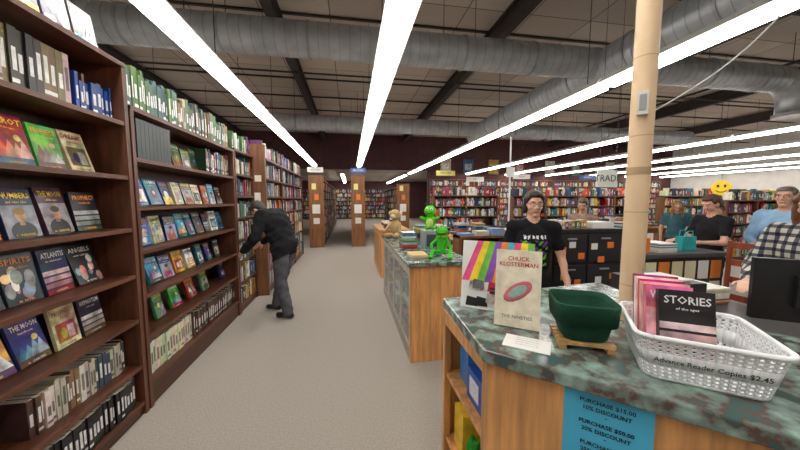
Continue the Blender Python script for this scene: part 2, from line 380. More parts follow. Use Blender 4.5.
spines(b1,(X0,.29),DY,NX,.95,2.14,.28,.2,inset=.06); spines(b1,(X0,1.27),DY,NX,.85,2.14,.31,.2,pal=[S(30,40,45),S(190,185,170),S(50,45,40),S(120,100,60)],wr=(.035,.045),hr=(.93,.95),inset=.06); spines(b1,(X0,2.13),DY,NX,.27,2.14,.24,.2,pal=[S(30,70,150),S(90,60,40)],inset=.06)
for k,y in enumerate(np.arange(.4,2.4,.19)): face_book(b1,(X0,0),(0,1),NX,y,2.542,.17,.26,.03,.15,0,.1,S(40,35,75) if k%2 else S(60,50,50))
b1.build('shelved_books')
s2=[.21,.56,.88,1.22,1.55,1.91]
bookcase('bookcase',(X0,2.47),DY,NX,1.93,2.27,.34,s2)
b2=MB(); y2=2.51
spines(b2,(X0,y2),DY,NX,.75,.21,.27,.22,pal=[S(225,215,190),S(210,200,180)],wr=(.035,.05),hr=(.9,.95),inset=.05)
spines(b2,(X0,y2+.77),DY,NX,1.08,.21,.27,.22,pal=[S(60,50,45),S(80,55,45),S(40,36,40),S(100,80,60)],wr=(.03,.045),hr=(.85,.95),inset=.05)
facerow(b2,y2+.05,4.3,.56,.22,(.08,.2),BP,skip=.1); facerow(b2,y2+.3,4.35,.88,.22,(.02,.08),BP)
for z in (1.22,1.55): facerow(b2,y2,4.36,z,.24,(.01,.04),BP,ws=(.145,.175))
for k in range(9): face_book(b2,(X0,0),(0,1),NX,y2+.1+k*.048,1.91,.045,.3,.2,0,0,.04,S(30,42,48),art=False)
facerow(b2,y2+.55,3.7,1.91,.24,(.01,.04),[S(70,110,70),S(60,80,50),S(210,205,190)]); spines(b2,(X0,3.72),DY,NX,.62,1.91,.28,.2,inset=.05)
spines(b2,(X0,2.5),DY,NX,1.86,2.27,.34,.22,pal=[S(80,110,60),S(90,80,60),S(190,180,160),S(60,90,90),S(130,100,65)],inset=.05,wr=(.02,.05))
b2.build('shelved_books')
def fullcase(O,D,N,L,Hh,depth,n,bays=(),cheap=True,topbooks=False,pal=PAL,wr=(.02,.05),col=WD,fill=.97,z0=.12):
    sh=[z0+i*(Hh-z0-.02)/n for i in range(n)]
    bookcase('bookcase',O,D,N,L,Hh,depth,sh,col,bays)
    mb=MB(); gaph=(Hh-z0-.02)/n-.04
    edges=[.035]+[x for b_ in bays for x in (b_-.02,b_+.02)]+[L-.035]
    for z in sh:
        for k in range(0,len(edges),2):
            oo=(O[0]+D[0]*edges[k],O[1]+D[1]*edges[k])
            spines(mb,oo,D,N,edges[k+1]-edges[k],z,gaph,depth*.7,pal,wr,(.68,.95),.02,cheap,fill)
    if topbooks: spines(mb,(O[0]+D[0]*.04,O[1]+D[1]*.04),D,N,L-.08,Hh,.28,depth*.7,pal,wr,(.6,1),.03,cheap,.9)
    mb.build('shelved_books')
fullcase((X0,4.42),DY,NX,.8,2.3,.3,7,topbooks=True)
fullcase((-1.38,5.3),DY,NX,3.9,2.3,.32,7,bays=(1.3,2.6),topbooks=True,wr=(.025,.05),pal=PAL+[S(60,110,170),S(50,90,150)])
mb=MB(); mb.ab(-1.72,-1.36,5.235,5.292,0,2.5,S(120,78,50),mWV); mb.ab(-1.6,-1.44,5.225,5.235,1.5,1.72,S(235,232,225)); mb.ab(-1.6,-1.46,5.225,5.235,1.2,1.42,S(230,228,215)); mb.ab(-1.52,-1.42,5.225,5.235,1.9,2.0,S(225,220,200)); mb.build('shelf_end_panel')
def row(xa,xb,y0,y1,Hh,orange=True):
    d=(xb-xa)/2-.004
    fullcase((xb,y0),(0,1),(1,0),y1-y0,Hh,d,7,bays=tuple(np.arange(1.2,y1-y0-.5,1.2)),wr=(.03,.07))
    fullcase((xa,y1),(0,-1),(-1,0),y1-y0,Hh,d,7,bays=tuple(np.arange(1.2,y1-y0-.5,1.2)),wr=(.04,.08))
    mb=MB(); mb.ab(xa-.02,xb+.02,y0-.05,y0-.006,0,Hh+.12,S(135,90,55),mWV)
    xm=(xa+xb)/2
    mb.ab(xm-.06,xm+.08,y0-.058,y0-.05,1.6,1.8,S(235,130,60)); mb.ab(xm-.13,xm+.12,y0-.058,y0-.05,1.15,1.45,S(235,232,225)); mb.ab(xm-.14,xm+.0,y0-.058,y0-.05,1.95,2.15,S(235,225,150)); mb.ab(xm-.1,xm+.1,y0-.058,y0-.05,.8,1.0,S(225,225,215))
    mb.build('shelf_end_panel')
row(-1.33,-.89,10.4,20,2.3); row(.06,.48,10.4,15.8,2.3); row(-3.3,-2.85,7.5,15.8,2.3); row(1.8,2.25,11.5,15.8,2.1)
fullcase((-5,25.95),(1,0),(0,-1),9,2.6,.3,7,bays=(1.2,2.4,3.6,4.8,6,7.2),wr=(.05,.09))
for k in range(6): fullcase((4.3+k*2.5,16.0),(1,0),(0,-1),2.45,2.75,.32,8,bays=(.82,1.64),wr=(.03,.07),col=S(120,80,50))
def hangsign(x,y,z,w,h,body,c=S(30,60,130),tcol=WH,ztop=4.9):
    mb=MB(); mb.ab(x-w/2,x+w/2,y-.008,y+.008,z,z+h,c); mb.cyl((x-w*.4,y,z+h),(x-w*.4,y,ztop),.003,n=5,col=DK); mb.cyl((x+w*.4,y,z+h),(x+w*.4,y,ztop),.003,n=5,col=DK)
    o=mb.build('hanging_sign'); text(o,body,h*.55,(x,y-.01,z+h/2),(1,0,0),(0,0,1),tcol)
hangsign(-1.1,10.2,2.5,.5,.16,'HISTORY',S(225,222,215),S(40,40,60)); hangsign(.28,10.2,2.5,.5,.16,'FICTION',S(60,90,150)); hangsign(3.9,12,2.6,.8,.2,'MYSTERY',S(225,215,120),S(20,20,20)); hangsign(7.3,12,2.5,.8,.2,'SCI-FI',S(225,222,215),S(40,40,40)); hangsign(10.5,12,2.5,.8,.2,'POETRY',S(60,90,150)); hangsign(5.4,12.5,2.4,.8,.2,'ART',S(225,222,215),S(120,40,40))
for k,(x,c) in enumerate(((5.2,S(200,190,170)),(6.5,S(70,100,130)),(8,S(190,150,80)),(9.6,S(150,60,60)),(11.5,S(210,205,195)),(13.2,S(80,110,80)),(15.5,S(200,190,170)))):
    mb=MB(); mb.ab(x-.34,x+.34,16.02,16.048,3.0,3.9,S(40,34,30)); mb.ab(x-.3,x+.3,16.012,16.02,3.04,3.86,c,mAR); mb.ab(x-.2,x+.2,16.006,16.012,3.25,3.6,lighten(c,.4),mAR); mb.build('wall_poster')
for (x,y,L) in ((2.6,9.2,2.2),(5.2,9.0,2.4),(8,9.2,2.4),(11,9.0,2.4),(14,9,2.4)):
    fullcase((x,y),(1,0),(0,-1),L,1.75,.3,5,bays=(L/2,),wr=(.03,.06),topbooks=True,col=S(120,80,50))
for (x,y,L) in ((9.5,6.2,2),(13,6.5,2.4)):
    fullcase((x,y),(1,0),(0,-1),L,1.6,.3,5,bays=(L/2,),wr=(.03,.06),topbooks=True,col=S(110,70,45))
def booktable(x0,x1,y0,y1,z=.8,n=14,col=S(120,80,50),stack=(2,7)):
    mb=MB(); mb.ab(x0,x1,y0,y1,z-.04,z,col,mWV)
    for a in (x0+.05,x1-.05):
        for b_ in (y0+.05,y1-.05): mb.ab(a-.03,a+.03,b_-.03,b_+.03,0,z-.04,col,mWV)
    mb.ab(x0+.05,x1-.05,y0+.04,y0+.06,z-.14,z-.04,col,mWV)
    mb.build('book_table',bevel=.004)
    mb=MB(); nx=max(1,int((x1-x0)/.3)); ny=max(1,int((y1-y0)/.32))
    for i in range(nx):
        for j in range(ny):
            cx=x0+.17+i*.3; cy=y0+.17+j*.32; zz=z+.001
            for k in range(random.randint(*stack)):
                t=random.uniform(.02,.045); Rz=Matrix.Rotation(random.uniform(-.25,.25),3,'Z'); w_=random.uniform(.07,.085);h_=random.uniform(.1,.12)
                mb.box((cx,cy,zz+t/2),(w_,h_,t/2),random.choice(PAL+[S(230,225,215)]*4),mGL,(Rz@V((1,0,0)),Rz@V((0,1,0)),ZV)); zz+=t
    mb.build('book_stacks')
booktable(1.7,3.0,4.7,5.6,.8,stack=(4,12)); booktable(4.2,5.4,5.4,6.4,.85,stack=(4,12)); booktable(1.4,2.4,6.4,7.4,.8); booktable(6.6,8,6.4,7.2,.9,stack=(4,10))
fullcase((1.42,3.75),(1,0),(0,-1),.75,1.12,.26,3,wr=(.015,.03),col=S(120,80,50),topbooks=False)
mb=MB()
for k in range(3): mb.ab(1.46+.22*k,1.64+.22*k,3.8,3.96,1.121,1.15+.03*k,random.choice([S(235,232,228),S(200,190,170),S(120,150,190)]))
mb.build('paper_stack')
# ------------------------------------------------------------ middle counter
PINE=S(214,156,98)
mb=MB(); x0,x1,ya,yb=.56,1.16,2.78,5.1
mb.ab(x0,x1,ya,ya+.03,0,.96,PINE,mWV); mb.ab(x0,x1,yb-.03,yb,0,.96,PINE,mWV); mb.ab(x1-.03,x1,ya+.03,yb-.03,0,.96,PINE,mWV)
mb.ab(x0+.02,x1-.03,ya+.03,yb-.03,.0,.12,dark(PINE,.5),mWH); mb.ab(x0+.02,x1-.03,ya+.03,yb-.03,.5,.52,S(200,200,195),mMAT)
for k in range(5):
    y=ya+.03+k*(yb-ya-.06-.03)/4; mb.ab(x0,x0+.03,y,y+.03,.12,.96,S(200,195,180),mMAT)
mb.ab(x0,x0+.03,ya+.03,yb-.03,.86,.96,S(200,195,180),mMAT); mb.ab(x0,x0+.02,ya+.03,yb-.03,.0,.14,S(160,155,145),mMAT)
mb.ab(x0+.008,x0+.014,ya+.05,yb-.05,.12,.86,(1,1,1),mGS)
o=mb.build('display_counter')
mb=MB(); mb.ab(x0-.03,x1+.03,ya-.03,yb+.02,.961,1.0,(1,1,1),mST); mb.build('countertop',o,bevel=.004)
mb=MB()
for z in (.122,.522):
    for k in range(12):
        y=ya+.15+k*.18; c=lighten(random.choice(PAL+BP),.15); hh=random.uniform(.09,.17); mb.box((x0+random.uniform(.08,.14),y,z+hh/2),(.05,.065,hh/2),c,mGL)
mb.build('display_goods',o)
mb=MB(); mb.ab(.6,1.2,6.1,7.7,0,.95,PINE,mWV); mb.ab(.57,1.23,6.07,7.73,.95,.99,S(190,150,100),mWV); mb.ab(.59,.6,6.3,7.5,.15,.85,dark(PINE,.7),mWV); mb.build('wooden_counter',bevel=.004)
mb=MB()
for (x,y,n_) in ((.8,6.4,5),(1.0,6.9,7),(.85,7.3,4)):
    for k in range(n_): mb.box((x,y,.991+.0125+.025*k),(.09,.12,.0123),random.choice(PAL+BP),mGL)
mb.build('book_stacks')
mb=MB(); 
for k in range(4): mb.box((.72,3.72,1.002+.0125+.025*k),(.09,.12,.0123),random.choice(PAL),mGL)
for k in range(6): mb.box((.8,4.12,1.002+.0125+.025*k),(.09,.12,.0123),random.choice(BP),mGL,top=S(225,220,210))
for k in range(3): mb.box((1.03,4.9,1.002+.0125+.025*k),(.08,.1,.0123),random.choice(PAL),mGL)
for k in range(9): mb.box((1.03,4.3,1.002+.0125+.025*k),(.08,.11,.0123),random.choice(PAL+BP),mGL)
mb.build('book_stacks')
mb=MB(); mb.ab(.9,1.12,3.55,3.8,1.001,1.22,S(150,155,160),mPL); mb.ab(.92,1.1,3.54,3.55,1.03,1.18,S(60,70,80)); mb.build('display_box',bevel=.008)
mb=MB()
for k in range(7): mb.ab(.62,.8,3.0+.0,3.25,1.001+.004*k,1.004+.004*k,S(235,233,228) if k%2 else S(220,190,120))
mb.build('paper_stack')
# ------------------------------------------------------------ volumetric figure tools
def cap(p0,p1,r0,r1,lab): return ('c',V(p0),V(p1),r0,r1,lab)
def ellp(c,rad,R,lab): return ('e',V(c),V(rad),R,0,lab)
def remesh(prims,voxel,smooth=3):
    mb=MB()
    for p in prims:
        if p[0]=='c':
            _,a,b_,r0,r1,_l=p; mb.ell(a,(r0,)*3,seg=16,rings=10); mb.ell(b_,(r1,)*3,seg=16,rings=10)
            if (b_-a).length>1e-4: mb.cyl(a,b_,r0,r1,16)
        else: mb.ell(p[1],p[2],p[3],seg=20,rings=14)
    me=bpy.data.meshes.new('t'); me.from_pydata(mb.v,[],mb.f)
    import bmesh
    bm=bmesh.new(); bm.from_mesh(me); bmesh.ops.remove_doubles(bm,verts=bm.verts,dist=1e-6); bmesh.ops.recalc_face_normals(bm,faces=bm.faces); bm.to_mesh(me); bm.free()
    ob=bpy.data.objects.new('t',me); COL.objects.link(ob)
    q=ob.modifiers.new('r','REMESH'); q.mode='VOXEL'; q.voxel_size=voxel; q.adaptivity=0
    if smooth: q=ob.modifiers.new('s','SMOOTH'); q.factor=.5; q.iterations=smooth
    bpy.context.view_layer.update(); dg=bpy.context.evaluated_depsgraph_get(); ev=ob.evaluated_get(dg); m2=ev.to_mesh()
    vs=np.empty(len(m2.vertices)*3); m2.vertices.foreach_get('co',vs); vs=vs.reshape(-1,3)
    fs=[tuple(p.vertices) for p in m2.polygons]; ev.to_mesh_clear(); bpy.data.objects.remove(ob)
    fc=np.array([vs[list(f)].mean(0) for f in fs]); best=np.full(len(fs),1e9); lab=np.zeros(len(fs),int); labs=[]
    for p in prims:
        if p[5] not in labs: labs.append(p[5])
        li=labs.index(p[5])
        if p[0]=='c':
            a=np.array(p[1]);b2_=np.array(p[2]); ab=b2_-a; t=np.clip(((fc-a)@ab)/max(ab@ab,1e-9),0,1)
            d=np.linalg.norm(fc-(a+t[:,None]*ab),axis=1)-(p[3]+(p[4]-p[3])*t)
        else:
            Rm=np.array([list(x) for x in p[3]]).T; loc=(fc-np.array(p[1]))@Rm; rr=np.array(p[2]); d=(np.linalg.norm(loc/rr,axis=1)-1)*rr.min()
        k=d<best; best[k]=d[k]; lab[k]=li
    return vs,fs,fc,[labs[i] for i in lab]
def frame(fwd,up):
    f=V(fwd).normalized(); r=f.cross(V(up)).normalized(); u=r.cross(f); return (r,f,u)
def hand_prims(W,d,n,side,curl=.5):
    d=V(d).normalized(); n=(V(n)-d*V(n).dot(d)).normalized(); s=d.cross(n)*side
    P=[ellp(W+d*.05,(.038,.015,.052),(s,n,d),'skin'),cap(W-d*.03,W+d*.02,.026,.024,'skin')]
    for i,(ln,off) in enumerate(((.07,.03),(.08,.01),(.074,-.01),(.058,-.029))):
        b0=W+d*(.088-abs(off)*.2)+s*off; dd=d; p=b0-d*.02; q=b0; P.append(cap(p,q,.0095,.0095,'skin'))
        for k,fr in enumerate((.45,.32,.23)):
            ang=curl*(.5+.55*k); dd=(d*math.cos(ang)+n*math.sin(ang)); q2=q+dd*(ln*fr); P.append(cap(q,q2,.009-.0008*k,.0085-.0008*k,'skin')); q=q2
    b0=W+d*.025+s*.03; q=b0+(d*.6+s*.65+n*.2).normalized()*.035; q2=q+(d*.85+s*.25+n*.3).normalized()*.03
    P+= [cap(b0-s*.012,q,.013,.011,'skin'),cap(q,q2,.0105,.009,'skin')]
    return P
def human(name,loc,facing,Ht=1.75,pose={},top=S(20,20,22),pants=S(40,42,48),skin=S(215,165,140),hair=S(60,40,28),shoe=S(20,20,20),sleeve='short',hairstyle='short',hem=-.02,voxel=.016,glasses=False,paint=None,topmat=mFA,build=1.0,curl=.5,beard=False,leg=1.0,arm=1.0,depth=1.0,fold=.004):
    k=Ht/1.75
    J=dict(pel=(0,0,.96),ch=(0,.0,1.27),nk=(0,-.02,1.46),hd=(0,.02,1.63),shL=(-.175,-.01,1.415),shR=(.175,-.01,1.415),elL=(-.235,-.03,1.13),elR=(.235,-.03,1.13),wrL=(-.245,.06,.89),wrR=(.245,.06,.89),
      hipL=(-.09,0,.92),hipR=(.09,0,.92),knL=(-.1,.02,.5),knR=(.1,.02,.5),anL=(-.11,-.02,.085),anR=(.11,-.02,.085),look=(0,1,0),hup=(0,0,1),toeL=(-.02,1,0),toeR=(.02,1,0),palmL=(1,0,0),palmR=(-1,0,0))
    J.update(pose); J={a:V(b_) for a,b_ in J.items()}
    rt=V((1,0,0)); ax=(J['nk']-J['pel']).normalized(); F1=ax.cross(rt); fr=(rt,F1,ax); B=build; Dp=build*depth
    P=[ellp(J['pel']+ax*.0,(.165*B,.115*Dp,.13),fr,'torso'),ellp(J['pel'].lerp(J['ch'],.5),(.148*B,.108*Dp,.2),fr,'torso'),ellp(J['ch']-ax*.0,(.165*B,.115*Dp,.19),fr,'torso'),
       cap(J['shL'],J['shR'],.066*B,.066*B,'torso'),cap(J['shL'],J['nk']-ax*.01,.055,.055,'torso'),cap(J['shR'],J['nk']-ax*.01,.055,.055,'torso'),
       cap(J['nk']-ax*.03,J['nk'].lerp(J['hd'],.75),.056,.05,'skin')]
    for s_ in 'LR':
        sh,el,wr,hp,kn,an=[J[q+s_] for q in('sh','el','wr','hip','kn','an')]
        if sleeve=='short':
            m_=sh.lerp(el,.6); P+=[cap(sh,m_,.06*B,.054*B,'torso2'),cap(m_,el,.043*B,.038,'skin'),cap(el,wr,.038,.026,'skin')]
        else:
            P+=[cap(sh,el,.062*B,.052*arm,'torso2'),cap(el,wr,.05*arm,.037*arm,'torso2')]
        P+=[cap(hp,kn,.088*B,.064*leg,'pants'),cap(kn,an+V((0,0,.02)),.064*leg,.056*leg,'pants')]
        t=J['toe'+s_].normalized(); P+=[cap(an+V((0,0,-.035))-t*.04,an+V((0,0,-.045))+t*.15,.043,.036,'shoe')]
    mb=MB(); f=V((facing[0],facing[1],0)).normalized(); r=V((f.y,-f.x,0))
    def W(v): return V(loc)+(r*v[0]+f*v[1]+ZV*v[2])*k
    cm={'torso':(top,topmat),'torso2':(top,topmat),'skin':(skin,mSK),'pants':(pants,mFA),'shoe':(shoe,mPL),'hair':(hair,mHA),'lip':(tuple(a*b_ for a,b_ in zip(skin,(.75,.5,.5))),mSK),'white':(S(215,210,205),mPL),'iris':(S(50,38,30),mPL),'brow':(hair,mHA)}
    def push(vs,fs,fc,labs,noise=0,pf=None):
        if noise:
            q=(np.sin(vs[:,2]*38+vs[:,0]*21)*np.cos(vs[:,1]*33+vs[:,0]*17)+.6*np.sin(vs[:,2]*70-vs[:,0]*45+vs[:,1]*30))*noise
            c=vs.mean(0); dirn=vs-c; dirn[:,2]*=.2; dirn/=np.linalg.norm(dirn,axis=1)[:,None]+1e-6; vs=vs+dirn*q[:,None]
        wv=[W(v) for v in vs]; n=len(mb.v); mb.v.extend([tuple(p) for p in wv])
        for i,(ff,l) in enumerate(zip(fs,labs)):
            c,m_=cm[l] if not pf or not pf(fc[i],l) else pf(fc[i],l)
            mb.f.append(tuple(n+z for z in ff)); mb.m.append(m_); mb.c.append(c); mb.s.append(True)
    vs,fs,fc,labs=remesh(P,voxel,4)
    axn=np.array(ax); pl=np.array(J['pel'])
    labs=['pants' if (l=='torso' and (c-pl)@axn<hem) else ('torso' if (l=='pants' and (c-pl)@axn>=hem) else l) for l,c in zip(labs,fc)]
    push(vs,fs,fc,labs,fold,paint)
    for s_,sd in(('L',-1),('R',1)):
        wr=J['wr'+s_]; d=(wr-J['el'+s_]).normalized()
        n_=J['palm'+s_]; s_right=d.cross((n_-d*n_.dot(d)).normalized())
        sd2=1 if s_right.dot(J['look'])+s_right.z*.3>0 else -1
        vs,fs,fc,labs=remesh(hand_prims(wr+d*.02,d,n_,sd2,curl),.0055,1); push(vs,fs,fc,labs)
    hr,hf,hu=frame(J['look'],J['hup']); hd=J['hd']; hR=(hr,hf,hu)
    def h(x,y,z): return hd+hr*x+hf*y+hu*z
    P=[ellp(h(0,-.012,.022),(.073,.093,.095),hR,'skin'),ellp(h(0,.018,-.02),(.06,.068,.092),hR,'skin'),ellp(h(0,.052,-.09),(.026,.028,.024),hR,'skin'),ellp(h(0,.02,-.07),(.05,.052,.036),hR,'skin'),
       ellp(h(-.034,.058,-.02),(.024,.022,.024),hR,'skin'),ellp(h(.034,.058,-.02),(.024,.022,.024),hR,'skin'),cap(h(-.035,.072,.032),h(.035,.072,.032),.012,.012,'skin'),
       cap(h(0,.082,.018),h(0,.104,-.02),.007,.0115,'skin'),ellp(h(-.011,.096,-.024),(.008,.009,.007),hR,'skin'),ellp(h(.011,.096,-.024),(.008,.009,.007),hR,'skin'),ellp(h(0,.081,-.055),(.023,.0095,.0075),hR,'lip'),
       ellp(h(-.075,-.005,-.005),(.009,.017,.029),hR,'skin'),ellp(h(.075,-.005,-.005),(.009,.017,.029),hR,'skin'),cap(h(0,-.01,-.06),h(0,-.03,-.13),.055,.055,'skin')]
    vs,fs,fc,labs=remesh(P,.0055,2)
    if beard: labs=['hair' if (l=='skin' and (V(c)-hd).dot(hu)<-.045 and (V(c)-hd).dot(hf)>.01) else l for l,c in zip(labs,fc)]
    push(vs,fs,fc,labs)
    m2=MB()
    for sx in(-1,1):
        m2.ell(h(.029*sx,.0755,.012),(.0115,.009,.005),hR,cm['white'][0],mPL,10,6); m2.ell(h(.029*sx,.082,.012),(.0052,.0035,.0048),hR,cm['iris'][0],mPL,8,5)
        m2.tube([h(.014*sx,.087,.03),h(.03*sx,.087,.035),h(.046*sx,.073,.031)],.003,6,hair,mHA)
        if glasses:
            pts=[h(.03*sx+.024*math.cos(t),.1-.01*abs(math.cos(t)),.01+.018*math.sin(t)) for t in np.linspace(0,2*math.pi,15)]; m2.tube(pts,.0016,6,S(25,25,28),mPL)
            m2.cyl(h(.054*sx,.09,.014),h(.08*sx,-.01,.01),.0016,n=6,col=S(25,25,28),m=mPL)
    if glasses: m2.cyl(h(-.008,.1,.014),h(.008,.1,.014),.0016,n=6,col=S(25,25,28),m=mPL)
    n=len(mb.v); mb.v+= [tuple(W(p)) for p in m2.v]; mb.f+=[tuple(n+z for z in ff) for ff in m2.f]; mb.m+=m2.m; mb.c+=m2.c; mb.s+=m2.s
    HP=[ellp(h(0,-.03,.042),(.085,.092,.09),hR,'hair'),ellp(h(0,.02,.09),(.064,.068,.034),hR,'hair'),ellp(h(0,-.06,-.01),(.07,.05,.08),hR,'hair'),ellp(h(-.064,.012,.04),(.018,.03,.035),hR,'hair'),ellp(h(.064,.012,.04),(.018,.03,.035),hR,'hair')]
    if hairstyle=='long':
        for sx in(-1,1): HP+=[cap(h(.07*sx,.01,.06),h(.078*sx,.025,-.07),.024,.026,'hair'),cap(h(.078*sx,.025,-.07),h(.085*sx,.03,-.26),.028,.018,'hair'),cap(h(.02*sx,.045,.098),h(.066*sx,.045,.05),.02,.02,'hair')]
        HP+=[cap(h(0,-.07,0),h(0,-.085,-.22),.055,.04,'hair'),cap(h(.04,-.07,0),h(.04,-.085,-.22),.045,.03,'hair'),cap(h(-.04,-.07,0),h(-.04,-.085,-.22),.045,.03,'hair')]
    if hairstyle=='pony': HP+=[ellp(h(0,-.12,.05),(.03,.03,.03),hR,'hair'),cap(h(0,-.13,.05),h(0,-.15,-.14),.028,.012,'hair')]
    if hairstyle=='bob':
        for sx in(-1,1): HP+=[cap(h(.068*sx,-.01,.05),h(.076*sx,-.015,-.07),.026,.024,'hair'),cap(h(.015*sx,.045,.1),h(.06*sx,.04,.06),.02,.02,'hair')]
    vs,fs,fc,labs=remesh(HP,.009,1); push(vs,fs,fc,labs,.002)
    return mb.build(name)
human('man_leaning_to_shelf',(-.93,4.32,0),(-.93,.37),1.74,dict(pel=(0,-.03,.98),ch=(0,.09,1.28),nk=(0,.21,1.45),hd=(0,.36,1.47),shL=(-.19,.17,1.41),shR=(.19,.17,1.41),
   elL=(-.29,.2,1.12),elR=(.27,.24,1.12),wrL=(-.26,.4,.94),wrR=(.2,.44,1.0),hipL=(-.095,-.03,.92),hipR=(.095,-.03,.92),knL=(-.12,-.04,.49),knR=(.11,.1,.5),anL=(-.13,-.14,.085),anR=(.12,.2,.085),
   look=(0,.6,-.8),hup=(0,.8,.6),palmL=(.6,.3,-.5),palmR=(-.6,.3,-.5)),top=S(34,34,37),pants=S(84,84,90),hair=S(60,55,52),sleeve='long',hem=-.15,voxel=.012,build=1.3,depth=1.25,leg=1.3,arm=1.4,fold=.007)
def tee(c,l):
    if l in('torso',) and c[1]>.06:
        x,z=c[0],c[2]
        if abs(x)<.11 and 1.08<z<1.3:
            q=math.sin(x*90+z*20)+math.cos(z*80+x*50)
            if q>.6: return (S(90,190,60),mFA)
            if q<-.8: return (S(120,60,150),mFA)
        if abs(x)<.1 and 1.32<z<1.35 and math.sin(x*180)>-.3: return (S(225,225,225),mFA)
    return None
human('bookshop_employee',(1.60,2.42,0),(-.45,-.9),1.68,dict(wrL=(-.29,.08,.9),elL=(-.25,-.02,1.14),wrR=(.27,.05,.89),look=(-.1,1,-.15)),top=S(28,28,32),pants=S(30,31,36),skin=S(225,175,150),hair=S(52,38,32),hairstyle='bob',glasses=True,paint=tee,voxel=.01,build=1.02)
human('woman_in_flannel_shirt',(3.22,1.6,0),(-.9,-.1),1.68,dict(elL=(-.26,.07,1.15),wrL=(-.17,.33,1.06),elR=(.26,.07,1.15),wrR=(.17,.33,1.06),palmL=(0,0,-1),palmR=(0,0,-1),look=(0,1,-.35)),topmat=mPD,sleeve='long',hair=S(120,82,55),hairstyle='long',skin=S(225,180,155),build=1.15,arm=1.15,voxel=.012)
human('man_in_blue_shirt',(4.9,2.66,0),(-.9,-.2),1.75,dict(elL=(-.25,.05,1.14),wrL=(-.14,.25,1.1),elR=(.25,.05,1.14),wrR=(.14,.25,1.1),palmL=(0,0,-1),palmR=(0,0,-1)),top=S(150,185,220),sleeve='long',hair=S(120,112,105),glasses=True,build=1.15)
human('woman_in_black_shirt',(4.45,3.05,0),(-.95,.1),1.66,dict(elL=(-.23,.08,1.15),wrL=(-.15,.32,1.15),elR=(.23,.08,1.15),wrR=(.15,.32,1.15),palmL=(0,0,-1),palmR=(0,0,-1),look=(0,1,-.4)),top=S(32,32,36),pants=S(40,50,70),hair=S(90,58,40),hairstyle='pony')
human('woman_in_teal_top',(6.3,4.9,0),(-.6,-.7),1.6,{},top=S(70,110,120),hair=S(150,110,70),hairstyle='long')
human('man_in_brown_shirt',(3.75,4.35,0),(-.8,-.6),1.62,dict(look=(0,1,-.3)),top=S(150,120,110),hair=S(90,70,55),glasses=True)
# ------------------------------------------------------------ plush toys
def plush(name,P,cols,voxel,extra=None,mat_=mFA):
    vs,fs,fc,labs=remesh(P,voxel,2); mb=MB(); mb.v=[tuple(p) for p in vs]; mb.f=fs
    mb.m=[mat_]*len(fs); mb.c=[cols[l] for l in labs]; mb.s=[True]*len(fs)
    if extra: extra(mb)
    return mb.build(name)
GR=S(70,190,50); ex,ey,ez=.98,3.12,1.0
fR=frame((-.35,-.93,0),(0,0,1)); 
def fp(x,y,z,o=(ex,ey,ez),R=fR): return V(o)+R[0]*x+R[1]*y+R[2]*z
P=[ellp(fp(0,0,.12),(.055,.045,.095),fR,'g'),ellp(fp(0,.02,.265),(.07,.06,.042),fR,'g'),ellp(fp(0,.035,.245),(.065,.06,.02),fR,'g'),ellp(fp(-.035,.01,.31),(.024,.024,.024),fR,'g'),ellp(fp(.035,.01,.31),(.024,.024,.024),fR,'g'),
   cap(fp(0,0,.2),fp(0,0,.24),.03,.03,'g'),cap(fp(-.045,.01,.18),fp(-.1,.05,.1),.02,.016,'g'),cap(fp(-.1,.05,.1),fp(-.09,.11,.06),.016,.014,'g'),cap(fp(.045,.01,.18),fp(.11,.03,.12),.02,.016,'g'),cap(fp(.11,.03,.12),fp(.1,.1,.09),.016,.014,'g'),
   cap(fp(-.03,.02,.035),fp(-.09,.12,.06),.026,.02,'g'),cap(fp(-.09,.12,.06),fp(-.1,.18,.025),.02,.018,'g'),cap(fp(.03,.02,.035),fp(.09,.12,.06),.026,.02,'g'),cap(fp(.09,.12,.06),fp(.1,.18,.025),.02,.018,'g'),
   ellp(fp(-.1,.2,.016),(.028,.035,.014),fR,'g'),ellp(fp(.1,.2,.016),(.028,.035,.014),fR,'g')]
def fx(mb):
    for s_ in(-1,1):
        mb.ell(fp(.035*s_,.026,.318),(.017,.014,.017),fR,S(240,240,235),mPL); mb.ell(fp(.035*s_,.039,.318),(.007,.004,.005),fR,S(10,10,10),mPL,8,6)
    for t in range(11):
        a=2*math.pi*t/11; mb.cyl(fp(.035*math.cos(a),.035*math.sin(a),.215),fp(.075*math.cos(a),.07*math.sin(a),.195),.018,.001,6,S(130,215,60),mFA)
    mb.tube([fp(-.055,.055,.256),fp(-.03,.086,.25),fp(0,.096,.248),fp(.03,.086,.25),fp(.055,.055,.256)],.004,6,S(120,25,30),mFA)
plush('plush_frog',P,{'g':GR},.006,fx)
o2=(1.0,3.68,1.222); f2=frame((-.4,-.9,0),(0,0,1)); q=lambda x,y,z:fp(x,y,z,o2,f2)
P=[ellp(q(0,0,.1),(.07,.06,.09),f2,'g'),ellp(q(0,.02,.24),(.075,.07,.07),f2,'g'),cap(q(-.03,0,.032),q(-.045,.03,.028),.03,.025,'g'),cap(q(.03,0,.032),q(.045,.03,.028),.03,.025,'g'),cap(q(-.06,.01,.14),q(-.11,.05,.16),.02,.018,'g'),cap(q(.06,.01,.14),q(.11,.05,.16),.02,.018,'g'),cap(q(-.04,0,.29),q(-.06,0,.35),.015,.01,'d'),cap(q(.04,0,.29),q(.06,0,.35),.015,.01,'d'),ellp(q(0,.045,.09),(.045,.03,.06),f2,'y')]
def fx2(mb):
    for s_ in(-1,1): mb.ell(q(.03*s_,.078,.265),(.02,.012,.02),f2,S(240,240,235),mPL); mb.ell(q(.03*s_,.09,.265),(.008,.004,.008),f2,S(10,10,10),mPL,8,6)
    mb.tube([q(-.04,.07,.22),q(0,.088,.21),q(.04,.07,.22)],.005,6,S(60,20,30),mFA)
